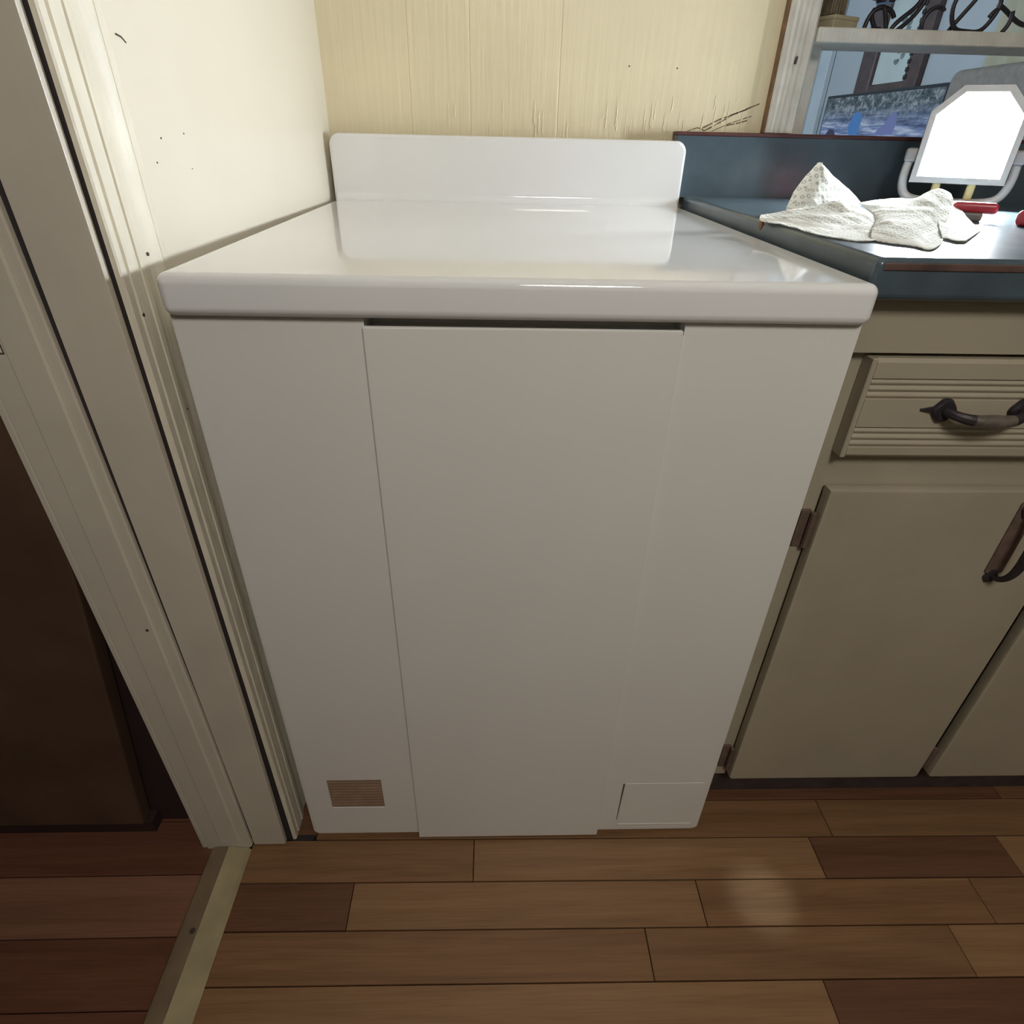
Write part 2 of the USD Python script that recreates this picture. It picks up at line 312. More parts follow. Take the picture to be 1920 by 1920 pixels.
obj('wall_core', cat(box(-0.16, 0.845, WY+0.0205, WY+0.13, 0, H), box(0.845, 2.25, WY+0.0205, WY+0.13, 0, 1.015), box(2.25, 3.2, WY+0.0205, WY+0.13, 0, H), box(0.845, 2.25, WY+0.0205, WY+0.13, 1.95, H)), 'far_wall', wb)
for seg in [[[0.663, 1.037], [0.684, 1.044], [0.695, 1.038], [0.718, 1.05], [0.745, 1.065], [0.789, 1.082]], [[0.692, 1.043], [0.721, 1.057], [0.768, 1.073]], [[0.705, 1.036], [0.738, 1.05], [0.779, 1.063]], [[0.734, 1.047], [0.758, 1.052], [0.772, 1.056]]]:
    # broken pencil-like marks: short dashes along each line
    ln = LineString(seg); L = ln.length; d = 0
    r_ = random.Random(int(L*1e5)); bits = []
    while d < L:
        e = min(L, d + r_.uniform(0.006, 0.02))
        bits.append(LineString([ln.interpolate(d), ln.interpolate((d+e)/2), ln.interpolate(e)]).buffer(r_.uniform(0.0005, 0.0012), 3)); d = e + r_.uniform(0.0005, 0.004)
    obj('scuff_mark', cat(*[prism(b, 'y', WY-0.0004, WY+0.001) for b in bits]), 'scuff', wb)
dr = random.Random(11); drips = []
for k in range(46):
    x = 0.16 + 0.62*dr.random()**0.6; z1 = 1.045 + dr.random()*0.05*(0.4+x); L = dr.uniform(0.012, 0.05)
    n_ = 7; zz = np.linspace(z1, z1-L, n_)
    drips.append(sweep([(x + dr.uniform(-0.0006, 0.0006), WY+0.0002, z) for z in zz], [0.0003]+[dr.uniform(0.0006, 0.0011)]*4+[0.0012, 0.0003], 8, 12))
obj('paint_drips', cat(*drips), 'wall_yellow', wb, smooth=60, kind='stuff')
for x, z in [(0.541, 1.1327), (0.628, 1.1316)]:
    obj('nail_mark', prism(Point(x, z).buffer(0.0013, 3), 'y', WY-0.0004, WY+0.001), 'wear_dark', wb)

# other walls of the three rooms
def struct(name, mesh, m): return obj(name, mesh, m, kind='structure')
struct('wall_front', box(-1.6, 3.3, -2.7, -2.6, 0, H), 'kitchen_wall')
struct('wall_side', box(3.2, 3.3, -2.6, WY+0.02, 0, H), 'kitchen_wall')
struct('ceiling', box(-1.7, 3.3, -2.7, 4.4, H, H+0.05), 'ceiling')
struct('wall_doorway_far', box(-1.7, -1.6, -2.7, 0.9, 0, H), 'left_wall')
struct('wall_doorway_end', box(-1.6, -0.16, 0.80, 0.9, 0, H), 'left_wall')
struct('wall_right', box(2.4, 2.5, WY+0.13, 4.3, 0, H), 'far_wall')
wf = thing('wall_far', kind='structure')
obj('wall_surface', box(-1.2, 2.4, 4.12, 4.22, 0, H), 'far_trim', wf)
struct('wall_living', box(-1.3, -1.2, WY+0.13, 4.2, 0, H), 'far_wall')
struct('trim_3', cbox(2.365, 2.398, 3.985, 4.118, 0, 2.1, 0.004), 'far_trim')

# ------------------------------------------------------------------ door frame
d1 = thing('door_1', kind='structure')
# casing on the left wall: fluted profile in plan (y, depth) -> faces +x
cy0, cy1 = 0.0, 0.088
prof = [(0.000, 0.0), (0.000, 0.0045), (0.002, 0.0058), (0.010, 0.0058), (0.0125, 0.0022), (0.0145, 0.0060), (0.031, 0.0062), (0.0325, 0.0022), (0.0345, 0.0064)]
for k in range(13):                         # broad flute
    u = k/12; prof.append((0.040 + 0.036*u, 0.0064 - 0.0034*math.sin(math.pi*u)))
prof += [(0.0785, 0.0062), (0.0802, 0.0018), (0.0818, 0.0050), (0.0945, 0.0040), (0.0955, 0.0022), (0.0955, 0.0)]
cas = Polygon([(-0.0378 + d, y + 0.012) for y, d in prof])
obj('casing', prism(cas, 'z', 0.002, 2.10), 'trim_cream', d1, smooth=25)
for (y, z, r, xe) in [(0.070, 0.919, 0.0017, -0.0337), (0.028, 0.872, 0.0018, -0.0316), (0.060, 0.764, 0.0011, -0.0328)]:
    obj('nail_hole', prism(Point(y, z).buffer(r, 6), 'x', -0.0372, xe), 'wear_dark', d1)
# two jamb boards facing the doorway with a tapering joint between them, and a stop strip
obj('jamb', plate(Polygon([(-0.0992, 0.005), (-0.0475, 0.005), (-0.0430, 0.35), (-0.041, 0.8), (-0.041, 2.08), (-0.0992, 2.08)]), 'y', 0.002, 0.0112, 0.0012), 'jamb_paint', d1)
jb = Polygon([(-0.176, 0.0), (-0.1015, 0.0), (-0.1002, 0.30), (-0.1070, 0.80), (-0.1105, 1.05), (-0.1125, 2.08), (-0.176, 2.08)])
obj('jamb', plate(rrect(-0.176, 0.0, -0.1005, 2.08, 0.012, tl=False, tr=False, bl=False).intersection(jb), 'y', -0.002, 0.019, 0.002), 'jamb_paint', d1)
obj('crack', box(-0.118, -0.0950, 0.0040, 0.0108, 0.02, 2.07), 'gap_shade', d1, label='dark fill painting shade in the tapering joint between the jamb boards')  # solid box, its dark colour stands for the shade in the open joint
obj('door_stop', cbox(-0.150, -0.1155, -0.0055, 0.0, 0.02, 2.08, 0.0022), 'jamb_paint', d1)
obj('jamb_edge', cbox(-0.186, -0.1775, 0.0005, 0.021, 0.0, 2.08, 0.0015), 'jamb_paint', d1)
obj('strike_plate', cbox(-0.1745, -0.1535, -0.0032, 0.0, 0.843, 0.905, 0.0008), 'jamb_paint', d1, label='painted-over strike plate')
obj('strike_gap', cbox(-0.1755, -0.1525, -0.0024, 0.0, 0.842, 0.906, 0.0001), 'wear_dark', d1)
for (x, z, r) in [(-0.124, 0.50, 0.0018), (-0.15, 0.35, 0.0011), (-0.09, 0.72, 0.0008), (-0.058, 0.06, 0.0016)]:
    obj('nail_hole', prism(Point(x, z).buffer(r, 3), 'y', -0.0062 if -0.15 < x < -0.1125 else (-0.0024 if x < -0.1 else 0.0026), 0.004), 'wear_dark', d1)
obj('crack', box(-0.070, -0.0372, 0.0125, 0.0285, 0.0, 2.07), 'gap_shade', d1, label='dark fill painting shade between jamb and casing')  # void filled with a box painted as dark as its shade
obj('floor_gap', box(-0.040, -0.004, -0.006, 0.02, -0.0125, -0.0003), 'gap_shade', d1)  # near-black block in the missing flooring, paints the shade of the hole
# other side of the doorway, nearer than the camera
obj('jamb', cbox(-0.176, -0.041, -0.97, -0.952, 0.0, 2.08, 0.002), 'jamb_paint', d1)
obj('jamb', cbox(-0.176, -0.041, -0.952, 0.003, 2.062, 2.08, 0.002), 'jamb_paint', d1)

# dark furniture in the room on the left
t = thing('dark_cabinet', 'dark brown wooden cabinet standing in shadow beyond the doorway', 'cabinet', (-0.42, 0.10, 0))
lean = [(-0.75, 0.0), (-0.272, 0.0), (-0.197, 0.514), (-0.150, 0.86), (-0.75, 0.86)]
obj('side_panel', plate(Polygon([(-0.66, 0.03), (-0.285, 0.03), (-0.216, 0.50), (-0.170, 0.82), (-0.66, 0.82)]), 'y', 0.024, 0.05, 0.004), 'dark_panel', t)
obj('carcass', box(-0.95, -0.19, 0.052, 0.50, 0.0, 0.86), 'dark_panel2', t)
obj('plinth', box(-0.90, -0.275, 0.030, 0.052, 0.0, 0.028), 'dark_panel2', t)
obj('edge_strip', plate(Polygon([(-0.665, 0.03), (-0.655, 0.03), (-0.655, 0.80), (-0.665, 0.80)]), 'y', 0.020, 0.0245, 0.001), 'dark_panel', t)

# ------------------------------------------------------------------ the white enamel cabinet
t = thing('metal_cabinet', 'white enamel metal kitchen cabinet with glossy top and low backsplash', 'cabinet', (0.3275, 0.36, 0))
W, D, TOP = 0.655, 0.717, 0.915
top = rbox(0, W, 0, D+0.02, 0.877, TOP, 0.0095, True)
cove = prism(Polygon([(D, TOP-0.002), (D-0.014, TOP-0.002), (D-0.014, TOP)] + [(D-0.014+0.014*math.sin(a), TOP+0.014*(1-math.cos(a))) for a in np.linspace(0.1, math.pi/2, 8)] + [(D+0.002, TOP+0.014), (D+0.002, TOP-0.002)]), 'x', 0.006, W-0.006)
obj('worktop', cat(top, cove), 'enamel', t)
obj('backsplash', plate(rrect(0.0, 0.895, W, 1.0215, 0.020, bl=False, br=False), 'y', D, D+0.018, 0.005), 'enamel', t)
bodyp = rrect(0.0, 0.0165, W-0.001, 0.878, 0.012, tl=False, tr=False)
body = plate(bodyp, 'y', 0.0115, 0.70, 0.003)
slot = box(0.178, 0.482, 0.0, 0.045, 0.864, 0.8765)
slit = m3.Manifold.hull_points(np.array([(x, y, z) for (x, z) in ((0.5100, 0.044), (0.5112, 0.044), (0.5105, 0.149), (0.5135, 0.149)) for y in (0, 0.05)], float))
vent = box(0.0415, 0.126, 0.0, 0.026, 0.0925, 0.1665)
for cut in (slot, slit, vent): body = body - cut
obj('body', body, 'enamel_front', t, smooth=25)
obj('front_panel', plate(rrect(0.1765, 0.0105, 0.4805, 0.8695, 0.002), 'y', 0.0070, 0.0125, 0.0016), 'enamel_front', t)
obj('pedal_flap', plate(rrect(0.5136, 0.030, 0.6415, 0.150, 0.003), 'y', 0.0110, 0.014, 0.0005), 'enamel_front', t)
obj('flap_ledge', rbox(0.5136, 0.640, 0.0104, 0.0125, 0.0315, 0.0375, 0.0014), 'enamel_front', t)
vp = obj('vent_plate', box(0.0420, 0.1255, 0.0130, 0.0255, 0.0930, 0.1660), 'vent_brown', t, label='brown ribbed vent insert')
for i in range(10):
    z = 0.0955 + i*0.0072
    obj('louvre', cbox(0.0422, 0.1253, 0.0123, 0.0135, z, z+0.0064, 0.0004), 'vent_brown', vp)
obj('toe_recess', box(0.02, W-0.02, 0.05, 0.69, 0.0, 0.020), 'gap_shade', t)  # solid block, shade under the cabinet is put into its colour

# ------------------------------------------------------------------ counter on the right
CT = 0.932
t = thing('countertop', 'slate blue laminate countertop with rolled left end', 'countertop', (1.4, 0.4, 0.89))
obj('slab', rbox(0.6645, 2.6, 0.0385, 0.7355, 0.892, CT, 0.008, True), 'laminate', t)
obj('edge_strip', rbox(0.672, 2.6, 0.0372, 0.0400, CT-0.011, CT-0.004, 0.0012), 'edge_brown', t, label='worn brown front edge line')
obj('chip', prism(Point(0.331, CT-0.006).buffer(0.0055, 4), 'x', 0.6638, 0.6665), 'rust', t, label='rusty chipped spot')
t = thing('counter_backsplash', 'slate blue laminate backsplash with dark red top edge', 'backsplash', (1.4, 0.745, 0.93))
obj('panel', cbox(0.638, 2.6, 0.7365, 0.7635, CT-0.004, 1.032, 0.001), 'laminate', t)
obj('top_edge', rbox(0.636, 2.6, 0.7345, 0.7645, 1.030, 1.0365, 0.0018), 'maroon', t, label='dark red-brown top edge')

t = thing('base_cabinet', 'beige painted base cabinet with grooved drawer and iron pulls', 'cabinet', (1.4, 0.4, 0))
FY, DY = 0.078, 0.058       # face frame and door front planes
obj('carcass', box(0.690, 2.6, FY+0.018, 0.735, 0.079, 0.890), 'cab_paint', t)
fr = [box(0.682, 2.6, FY-0.013, FY+0.018, 0.8335, 0.891), box(0.682, 2.6, FY, FY+0.018, 0.655, 0.717), box(0.682, 0.712, FY, FY+0.018, 0.075, 0.84), box(1.395, 1.45, FY, FY+0.018, 0.075, 0.84)]
obj('face_frame', m3.Manifold.batch_boolean(fr, m3.OpType.Add), 'cab_paint', t)
obj('stile_gap', box(1.035, 1.075, FY+0.004, FY+0.018, 0.05, 0.66), 'gap_shade', t, label='dark fill painting shade between the doors')  # box behind the doors, coloured as the shade in the space between them
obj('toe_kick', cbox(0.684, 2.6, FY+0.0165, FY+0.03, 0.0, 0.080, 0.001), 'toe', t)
def drawer(x0, x1):
    z0, z1 = 0.711, 0.829
    pr = [(FY, z0), (DY+0.004, z0), (DY, z0+0.004)]
    def beads(zs):
        for a, b in zip(zs[:-1], zs[1:]):
            for k in range(9):
                u = k/8
                pr.append((DY + 0.0026 - 0.0026*math.sin(math.pi*u), a + (b-a)*u))
    pr.append((DY, 0.7240)); beads([0.7250, 0.7330, 0.7410, 0.7490]); pr.append((DY, 0.7500))
    pr.append((DY, 0.7830)); beads([0.7840, 0.7915, 0.7990, 0.8065]); pr.append((DY, 0.8075))
    pr.extend([(DY, z1-0.004), (DY+0.004, z1), (FY, z1)])
    d = obj('drawer', prism(Polygon(pr), 'x', x0+0.006, x1-0.006), 'cab_paint', t, smooth=20)
    for a, b in ((x0, x0+0.0062), (x1-0.0062, x1)):
        obj('end_strip', cbox(a, b, DY-0.0002, FY, z0, z1, 0.001), 'cab_paint', d)
    return d
def drawer_pull(d, xc, z):
    for s in (-1, 1):
        x = xc + s*0.0445
        a = np.linspace(0, 2*np.pi, 24, endpoint=False)
        ros = [(x + (0.0125 + 0.0015*math.cos(4*q))*math.cos(q), z + (0.0140)*math.sin(q)) for q in a]
        obj('rosette', plate(Polygon(ros), 'y', DY-0.006, DY+0.001, 0.003), 'old_iron', d)
        obj('spike', plate(Polygon([(x+s*0.010, z-0.004), (x+s*0.026, z-0.0005), (x+s*0.026, z+0.0005), (x+s*0.010, z+0.004)]), 'y', DY-0.003, DY+0.001, 0.0004), 'old_iron', d)
        obj('pull_arm', sweep([(x, DY-0.005, z), (x-s*0.008, DY-0.016, z-0.002), (x-s*0.022, DY-0.022, z-0.004)], [0.005, 0.0055, 0.0065], 10, 12), 'old_iron', d)
    obj('grip', sweep([(xc-0.0225, DY-0.022, z-0.004), (xc, DY-0.024, z-0.005), (xc+0.0225, DY-0.022, z-0.004)], [0.0065, 0.0085, 0.0065], 12, 14), 'worn_iron', d, label='rubbed shiny grip')
d = drawer(0.7065, 1.30); drawer_pull(d, 0.8495, 0.7725)
drawer(1.34, 1.95)
def door(x0, x1, side):
    d = obj('door', plate(rrect(x0, 0.0855, x1, 0.6655, 0.007, tl=False, tr=False), 'y', DY, FY-0.001, 0.0045), 'cab_paint', t)
    return d
def door_pull(d, x, za, zb):
    obj('backplate', plate(rrect(x-0.011, za+0.004, x+0.013, zb+0.012, 0.004), 'y', DY-0.0025, DY+0.001, 0.0008), 'backplate', d)
    for z, s in ((za, 1), (zb, -1)):
        leaf = [(x-0.0085, z-s*0.002), (x-0.004, z-s*0.009), (x+0.003, z-s*0.008), (x+0.0075, z), (x+0.003, z+s*0.010), (x-0.003, z+s*0.010)]
        obj('pull_foot', plate(Polygon(leaf).buffer(0.001), 'y', DY-0.005, DY+0.001, 0.002), 'old_iron', d)
    h = zb - za
    obj('pull_bar', sweep([(x, DY-0.004, za), (x, DY-0.018, za+0.006), (x, DY-0.030, za+h*0.28), (x, DY-0.032, za+h*0.5), (x, DY-0.030, za+h*0.72), (x, DY-0.018, zb-0.006), (x, DY-0.004, zb)], [0.0035, 0.004, 0.0055, 0.006, 0.0055, 0.004, 0.0035], 10, 30), 'old_iron', d)
da = door(0.7105, 1.0450, 1); door_pull(da, 0.968, 0.537, 0.640)
db = door(1.0640, 1.39, -1); door_pull(db, 1.115, 0.537, 0.640)
def hinge(x, z, d, s):
    obj('hinge', cat(plate(rrect(x-0.008, z-0.028, x+0.006, z+0.028, 0.003), 'y', FY-0.004, FY+0.002, 0.001), sweep([(x+s*0.007, FY-0.008, z-0.026), (x+s*0.007, FY-0.008, z), (x+s*0.007, FY-0.008, z+0.026)], 0.0042, 8, 6)), 'backplate', d)
hinge(0.701, 0.600, da, 1); hinge(0.701, 0.128, da, 1); hinge(1.053, 0.125, db, 1); hinge(1.053, 0.600, db, 1)

# ------------------------------------------------------------------ pass-through opening above the counter
t1 = thing('trim_1', kind='structure')
pf = [(0.8045, WY), (0.8045, WY-0.016), (0.8075, WY-0.0185)]
for a in (0.810, 0.821, 0.832):
    for k in range(7):
        u = k/6; pf.append((a + 0.009*u, WY - 0.0185 - 0.0028*math.sin(math.pi*u)))
pf += [(0.8435, WY-0.0215), (0.853, WY-0.022), (0.8575, WY-0.018), (0.8575, WY)]
obj('casing', prism(Polygon(pf), 'z', 1.0375, 1.95), 'trim_white', t1, smooth=35)
obj('raw_edge', cbox(0.8015, 0.8045, WY-0.0150, WY, 1.0370, 1.95, 0.0008), 'raw_edge', t1)
obj('jamb', cbox(0.8455, 0.8640, WY+0.001, WY+0.14, 1.016, 1.95, 0.001), 'trim_white', t1)
obj('stop', cbox(0.8640, 0.8960, WY+0.030, WY+0.052, 1.016, 1.95, 0.002), 'trim_white', t1)
obj('nail_hole', prism(LineString([(0.8315, 1.142), (0.8325, 1.150)]).buffer(0.0016, 3), 'y', WY-0.0222, WY-0.018), 'wear_dark', t1)
struct('trim_2', cbox(0.845, 2.25, WY-0.0005, WY+0.135, 1.0152, 1.0285, 0.001), 'trim_white')
t = obj('shelf', cbox(0.8585, 2.25, 0.738, 0.848, 1.1715, 1.1925, 0.0015), 'trim_white', label='white painted shelf board across the pass-through opening', category='shelf')

# on the shelf
SZ = 1.1925
t = thing('storage_box', 'beige box on the left end of the shelf', 'box', (0.905, 0.785, SZ))
bm = rbox(-0.030, 0.030, -0.022, 0.022, 0, 0.0165, 0.002); bm = bm.rotate((0, 0, 24)).translate((0.905, 0.785, SZ))
lid = rbox(-0.031, 0.031, -0.023, 0.023, 0.0125, 0.0195, 0.002).rotate((0, 0, 24)).translate((0.905, 0.785, SZ))
obj('box_body', bm, 'beige_box', t); obj('lid', lid, 'beige_box', t)
t = thing('wicker_basket', 'small dark brown ribbed basket on top of the beige box', 'basket', (0.893, 0.785, SZ+0.0195))
obj('basket_body', rbox(-0.017, 0.017, -0.015, 0.015, 0, 0.075, 0.003).rotate((0, 0, 24)).translate((0.893, 0.785, SZ+0.0195)), 'basket', t)
for k in range(5):
    u = -0.0135 + k*0.00675
    obj('rib', rbox(u-0.0018, u+0.0018, -0.0172, -0.0140, 0.001, 0.074, 0.0012).rotate((0, 0, 24)).translate((0.893, 0.785, SZ+0.0195)), 'basket', t)
IRON = [[[0.9561, 1.1996], [0.959, 1.2107], [0.9666, 1.2218], [0.9765, 1.2264], [0.9843, 1.2258]], [[0.9694, 1.2247], [0.9668, 1.216], [0.9722, 1.2059], [0.9817, 1.2009], [0.9882, 1.2018]], [[0.9803, 1.2265], [0.9876, 1.2114], [0.9932, 1.2012]], [[0.9859, 1.2266], [1.0002, 1.224], [1.0097, 1.2141]], [[1.0047, 1.2015], [1.0182, 1.2121], [1.0398, 1.2308], [1.0478, 1.2467], [1.0493, 1.2594]], [[1.022, 1.2019], [1.0381, 1.2104], [1.054, 1.2311], [1.0594, 1.2484], [1.0581, 1.261]], [[1.0559, 1.202], [1.0569, 1.2167], [1.0658, 1.2256], [1.0792, 1.2281], [1.0869, 1.2232]], [[1.114, 1.2497], [1.1049, 1.2352], [1.106, 1.2215], [1.1208, 1.2094], [1.1417, 1.2062], [1.1654, 1.2075], [1.181, 1.216], [1.1867, 1.2329], [1.177, 1.2555]], [[1.1137, 1.2033], [1.1273, 1.2169], [1.1394, 1.2332], [1.1479, 1.2463], [1.1522, 1.2577]], [[1.1752, 1.2181], [1.1793, 1.224], [1.188, 1.23]], [[1.1863, 1.2358], [1.2047, 1.2275], [1.2247, 1.2163], [1.2527, 1.2089]], [[1.2035, 1.2055], [1.2109, 1.2145], [1.2092, 1.2262]]]
t = thing('scroll_stand', 'black wrought iron scroll stand on the shelf above the counter', 'stand', (1.05, 0.78, SZ))
DYI = [0, 0.006, -0.004, 0.01, 0.0, 0.012, -0.006, 0.0, 0.008, 0.0, 0.004, -0.006]
for l, dy in zip(IRON, DYI):
    lo = min(p[1] for p in l)
    pts = [(p[0], 0.78 + dy, p[1] + (SZ + 0.0045 - lo if lo < 1.2063 and p[1] - lo < 0.004 else 0)) for p in l]
    obj('scroll', sweep(pts, 0.0038, 8, 26), 'iron', t, smooth=60)
t = thing('bowl', 'dark glazed bowl sitting in the black scroll stand', 'bowl', (0.984, 0.785, 1.2265))
pr = [(0.0, 0.001), (0.014, 0.0), (0.016, 0.004), (0.030, 0.0085), (0.052, 0.020), (0.066, 0.036), (0.072, 0.052), (0.069, 0.052), (0.062, 0.037), (0.048, 0.023), (0.026, 0.012), (0.0, 0.010)]
obj('bowl_body', lathe(pr, (0.984, 0.785, 1.2325), 48), 'bowl', t, smooth=40)

# ------------------------------------------------------------------ next room, seen through the opening
RX = 2.4
t = thing('framed_print', 'pale botanical print in a wide dark brown wooden frame', 'picture', (RX, 3.27, 1.5))
y0, y1, z0, z1 = 2.995, 3.585, 1.245, 1.72
fw, fwb = 0.115, 0.055
for name, q in (('frame_side', (y0, y0+fw, z0, z1)), ('frame_side', (y1-fw-0.03, y1, z0, z1)), ('frame_rail', (y0+fw, y1-fw-0.03, z0, z0+fwb)), ('frame_rail', (y0+fw, y1-fw-0.03, z1-fwb, z1))):
    obj(name, cbox(RX-0.035, RX-0.001, q[0], q[1], q[2], q[3], 0.006), 'frame_brown', t)
obj('mat_board', box(RX-0.012, RX-0.001, y0+fw, y1-fw-0.03, z0+fwb, z1-fwb), 'mat_board', t)
rr = random.Random(5); leaf = []
for k in range(10):
    c = (3.24 + rr.uniform(-0.05, 0.06), 1.39 + k*0.022)
    leaf.append(prism(Polygon([(c[0]+0.03*math.cos(a)*rr.uniform(0.6, 1), c[1]+0.017*math.sin(a)*rr.uniform(0.6, 1)) for a in np.linspace(0, 6.28, 9)[:-1]]), 'x', RX-0.0128, RX-0.0118))
obj('print', cat(*leaf), 'ink', t, label='grey plant drawing')
for k in range(12): obj('bead', cbox(RX-0.041, RX-0.034, y0+fw-0.026, y0+fw-0.004, z0+0.06+k*0.032, z0+0.078+k*0.032, 0.002), 'tv_black', t)

t = thing('television', 'flat television showing a snowy woodland scene on the next room wall', 'television', (RX-0.06, 3.38, 1.0))
TX = RX-0.10
k_ = (TX-0.2993)/(2.4-0.2993)
def ty(y): return -0.5582 + (y+0.5582)*k_
def tz(z): return 1.0226 + (z-1.0226)*k_
ya, yb, za, zb = ty(2.765), ty(3.955), tz(0.63), tz(1.274)
obj('bezel', cbox(TX, TX+0.048, ya, yb, za, zb, 0.003), 'tv_black', t)
scr = obj('screen', box(TX-0.0012, TX+0.0005, ya+0.014, yb-0.014, za+0.014, zb-0.014), 'screen', t, label='lit screen showing snow and trees')
def scrshape(pts, m): obj('screen_figure', prism(Polygon(pts), 'x', TX-0.0022, TX-0.0013), m, scr)
wy = yb-ya
def P(u, v): return (yb - 0.014 - u*(wy-0.028), zb - v)
# v in metres below the top edge, u 0..1 from the left as seen
scrshape([P(0.32, 0.10), P(0.35, 0.088), P(0.39, 0.095), P(0.41, 0.12), P(0.40, 0.20), P(0.33, 0.20), P(0.29, 0.16)], 'px_blue')
scrshape([P(0.56, 0.195), P(0.585, 0.165), P(0.62, 0.155), P(0.64, 0.12), P(0.655, 0.125), P(0.675, 0.098), P(0.70, 0.10), P(0.705, 0.13), P(0.72, 0.145), P(0.71, 0.195)], 'px_mauve')
scrshape([P(0.07, 0.19), P(0.10, 0.165), P(0.15, 0.17), P(0.18, 0.20), P(0.17, 0.235), P(0.08, 0.235)], 'px_dark')

t = thing('armchair', 'grey-brown upholstered armchair back beyond the pass-through opening', 'armchair', (2.1, 2.3, 0))
obj('backrest', rbox(2.20, 2.33, 1.75, 2.475, 0.45, 1.292, 0.035, True), 'sofa', t)
obj('seat', rbox(1.60, 2.19, 1.80, 2.50, 0.12, 0.45, 0.04, True), 'sofa', t)
for y in (1.75, 2.43): obj('arm', rbox(1.60, 2.19, y, y+0.10, 0.12, 0.64, 0.03), 'sofa', t)
for x in (1.66, 2.25):
    for y in (1.82, 2.46): obj('leg', box(x-0.025, x+0.025, y-0.025, y+0.025, 0, 0.125 if x < 2 else 0.46), 'frame_brown', t)
t = thing('curtain', 'beige curtain hanging behind the armchair', 'curtain', (2.37, 2.2, 0.1))
yy = np.linspace(1.3, 2.545, 160)
fr_ = [(2.365 + 0.014*math.sin(y*2*math.pi/0.11), y) for y in yy]
obj('drape', prism(Polygon(fr_ + [(2.388, yy[-1]), (2.388, yy[0])]), 'z', 0.05, 2.25), 'beige_cloth', t, smooth=50)

# ------------------------------------------------------------------ work light on the counter
LC = np.array([1.098, 0.60, CT])      # local -y is the lit face
def place(m, tilt=0.0):
    v, f, _ = meshkit.arrays(m); v = v.copy()
    a = math.radians(tilt); c, s = math.cos(a), math.sin(a)
    y, z = v[:, 1].copy(), v[:, 2] - 0.05
    v[:, 1], v[:, 2] = c*y - s*z, s*y + c*z + 0.05
    a = math.radians(LANG); c, s = math.cos(a), math.sin(a)
    x, y = v[:, 0].copy(), v[:, 1].copy()
    v[:, 0], v[:, 1] = c*x - s*y, s*x + c*y
    return trimesh.Trimesh(v + LC, f, process=False)
LANG = math.degrees(math.atan2(-0.87, -0.49)) + 90
t = thing('work_light', 'bright white work light standing on the blue counter', 'lamp', tuple(LC))
def oct_(x0, z0, x1, z1, c): return Polygon([(x0, z0), (x1, z0), (x1, z1-c), (x1-c, z1), (x0+c, z1), (x0, z1-c)])
T_ = -4
obj('housing', place(plate(oct_(-0.070, 0.036, 0.070, 0.176, 0.036), 'y', -0.004, 0.026, 0.004), T_), 'lamp_body', t)
ring = oct_(-0.070, 0.036, 0.070, 0.176, 0.036).difference(oct_(-0.061, 0.045, 0.061, 0.167, 0.032))
obj('bezel', place(prism(ring, 'y', -0.0085, -0.0035), T_), 'lamp_clear', t)
obj('light_panel', place(prism(oct_(-0.0605, 0.0455, 0.0605, 0.1665, 0.032), 'y', -0.0062, -0.0038), T_), 'glow', t, label='glowing white light panel')
obj('bracket', place(sweep([(-0.078, 0.010, 0.075), (-0.080, 0.010, 0.045), (-0.070, 0.008, 0.016), (-0.040, 0.004, 0.008), (0.040, 0.004, 0.008), (0.070, 0.008, 0.016), (0.080, 0.010, 0.045), (0.078, 0.010, 0.075)], 0.0072, 10, 50)), 'lamp_clear', t, smooth=60)
for s in (-1, 1):
    obj('pivot_knob', place(rbox(s*0.078-0.010, s*0.078+0.010, -0.002, 0.022, 0.066, 0.088, 0.005)), 'lamp_body', t)
    obj('neck', place(cbox(s*0.026-0.006, s*0.026+0.006, -0.002, 0.012, 0.010, 0.042, 0.002)), 'lamp_yellow', t, label='yellowish support post')
obj('base', place(rbox(-0.045, 0.045, -0.016, 0.032, 0.0, 0.012, 0.004)), 'lamp_clear', t)

# red-handled hand tools lying on the counter by the lamp
t = thing('hand_tool', 'red handled tool on the counter below the work light', 'tool', (1.03, 0.42, CT))
obj('handle', rbox(-0.030, 0.026, -0.009, 0.009, 0.010, 0.024, 0.005).rotate((0, 0, -30)).translate((0.995, 0.385, CT)), 'red', t)
obj('tool_body', rbox(-0.022, 0.010, -0.011, 0.011, 0, 0.011, 0.003).rotate((0, 0, -30)).translate((0.995, 0.385, CT)), 'grey_plastic', t)
t = thing('hand_tool', 'red tool at the right edge of the photo on the counter', 'tool', (1.08, 0.36, CT))
obj('handle', rbox(-0.028, 0.030, -0.010, 0.010, 0.0, 0.020, 0.006).rotate((0, 0, 35)).translate((1.040, 0.335, CT)), 'red', t)
obj('blade', rbox(0.025, 0.075, -0.008, 0.008, 0.002, 0.006, 0.0015).rotate((0, 0, 35)).translate((1.040, 0.335, CT)), 'grey_plastic', t)

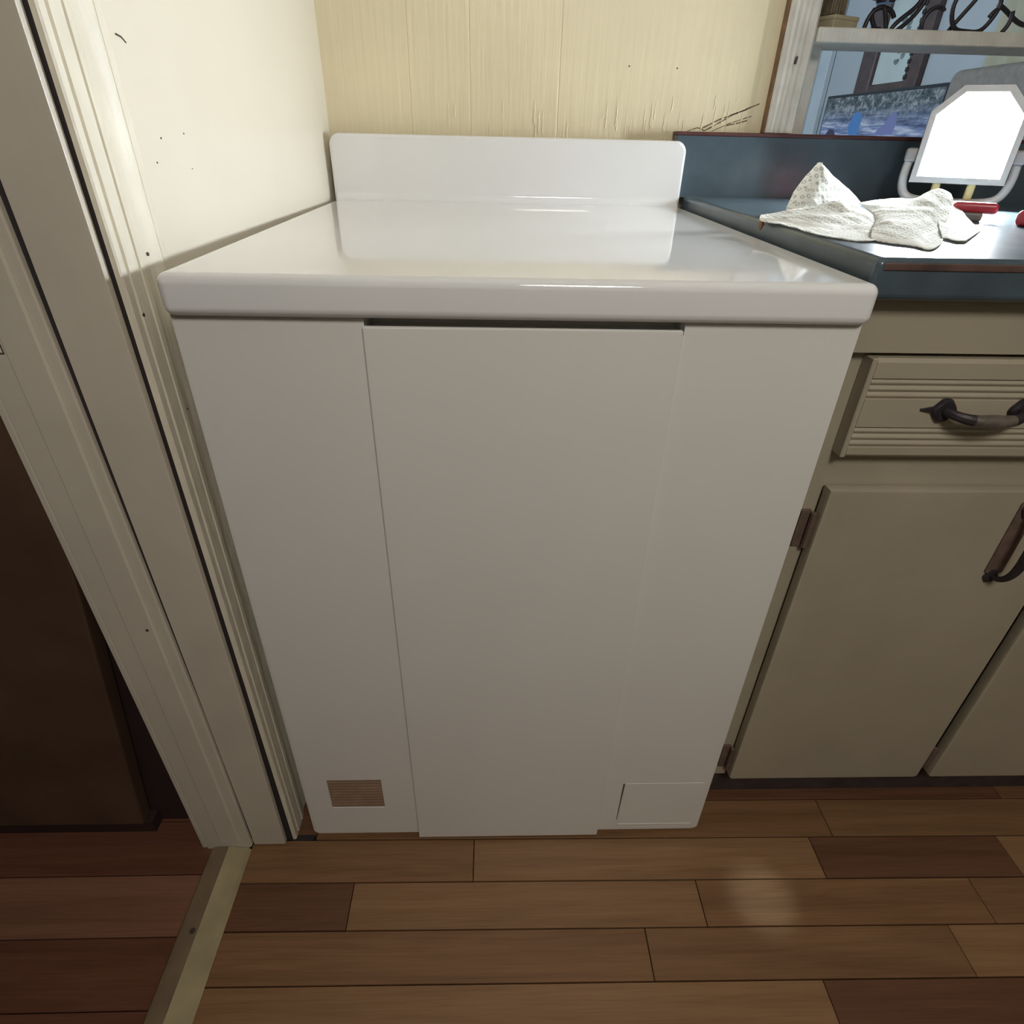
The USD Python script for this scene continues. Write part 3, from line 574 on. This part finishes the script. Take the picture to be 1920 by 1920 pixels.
# ------------------------------------------------------------------ crumpled paper towel
TA = [[[0.7776, 0.45, 0.9979], [0.7795, 0.45, 0.9993], [0.7819, 0.45, 0.9993], [0.7847, 0.45, 0.998]], [[0.7632, 0.445, 0.9814], [0.7723, 0.435, 0.9786], [0.7907, 0.44, 0.9787], [0.8079, 0.455, 0.9831]], [[0.7435, 0.43, 0.9597], [0.7568, 0.41, 0.9572], [0.7919, 0.425, 0.9567], [0.8395, 0.46, 0.9643]], [[0.7293, 0.41, 0.9365], [0.7406, 0.385, 0.9336], [0.79, 0.41, 0.9341], [0.8756, 0.47, 0.9423]]]
TB = [[[0.6654, 0.34, 0.9376], [0.7118, 0.36, 0.943], [0.7598, 0.37, 0.9504], [0.7849, 0.37, 0.9555], [0.8101, 0.36, 0.9488], [0.8184, 0.33, 0.9387]], [[0.6579, 0.325, 0.9357], [0.7015, 0.33, 0.9392], [0.7461, 0.33, 0.9452], [0.7745, 0.33, 0.9483], [0.793, 0.32, 0.9432], [0.7918, 0.28, 0.936]], [[0.657, 0.32, 0.9337], [0.6844, 0.29, 0.9342], [0.7077, 0.25, 0.9349], [0.742, 0.25, 0.9337], [0.757, 0.24, 0.934], [0.7596, 0.22, 0.9335]], [[0.658, 0.31, 0.934], [0.67, 0.255, 0.934], [0.6724, 0.18, 0.934], [0.6914, 0.15, 0.934], [0.704, 0.14, 0.934], [0.7244, 0.15, 0.934]]]
TC = [[[0.8625, 0.46, 0.9452], [0.8939, 0.44, 0.9547], [0.9261, 0.42, 0.9568], [0.934, 0.4, 0.9695], [0.9484, 0.4, 0.967]], [[0.8177, 0.33, 0.9407], [0.8391, 0.34, 0.9486], [0.8633, 0.34, 0.9536], [0.8998, 0.35, 0.9619], [0.9389, 0.36, 0.9565]], [[0.78, 0.26, 0.9381], [0.7926, 0.25, 0.9443], [0.8105, 0.24, 0.9439], [0.8417, 0.25, 0.9403], [0.8703, 0.26, 0.9366]], [[0.7215, 0.16, 0.934], [0.7246, 0.13, 0.934], [0.7396, 0.11, 0.934], [0.7472, 0.09, 0.934], [0.8054, 0.16, 0.934]]]
TD = [[[0.9472, 0.42, 0.9684], [0.9622, 0.41, 0.9611], [0.9688, 0.38, 0.9452], [0.9188, 0.26, 0.934]], [[0.9152, 0.36, 0.9528], [0.9332, 0.36, 0.9464], [0.9279, 0.32, 0.9372], [0.9072, 0.245, 0.934]], [[0.8725, 0.28, 0.9424], [0.8898, 0.29, 0.9404], [0.8816, 0.25, 0.935], [0.8597, 0.19, 0.934]], [[0.8101, 0.17, 0.934], [0.8132, 0.165, 0.934], [0.8123, 0.15, 0.934], [0.8246, 0.15, 0.934]]]
def sheet(ctrl, n=36, seed=0, amp=0.0016, th=0.0012):
    c = np.array(ctrl, float); a, b = c.shape[:2]
    g = make_interp_spline(np.linspace(0, 1, a), c, k=min(3, a-1), axis=0)(np.linspace(0, 1, n))
    g = make_interp_spline(np.linspace(0, 1, b), g, k=2, axis=1)(np.linspace(0, 1, n))
    du, dv = np.gradient(g, axis=0), np.gradient(g, axis=1)
    nn = np.cross(du, dv); nn /= np.linalg.norm(nn, axis=2, keepdims=True) + 1e-9
    w = (meshkit.fbm(g*55, 3, seed) - 0.5)*2*amp
    w2 = (1 - np.abs(meshkit.noise(g*38, seed+9)*2-1))**3*amp*0.8     # creases
    g = g + nn*(w + w2)[..., None]; g[..., 2] = np.maximum(g[..., 2], CT + 0.0012)
    v = np.concatenate([g.reshape(-1, 3), (g - nn*th).reshape(-1, 3)])
    v[:, 2] = np.maximum(v[:, 2], CT + 0.0002)
    f = []; N = n*n
    for i in range(n-1):
        for j in range(n-1):
            p = i*n+j; f += [(p, p+1, p+n+1), (p, p+n+1, p+n), (p+N, p+N+n+1, p+N+1), (p+N, p+N+n, p+N+n+1)]
    e = [i for i in range(n)] + [i*n+n-1 for i in range(1, n)] + [(n-1)*n+i for i in range(n-2, -1, -1)] + [i*n for i in range(n-2, 0, -1)]
    for p, q in zip(e, e[1:]+e[:1]): f += [(p, p+N, q+N), (p, q+N, q)]
    m_ = trimesh.Trimesh(v, f, process=False); m_.fix_normals(); return m_
t = thing('paper_towel', 'crumpled white embossed paper towel on the blue counter', 'paper towel', (0.8, 0.3, CT))
for i, c in enumerate((TA, TB, TC, TD)): obj('fold', sheet(c, 40, i*11+2), 'towel', t, smooth=60)
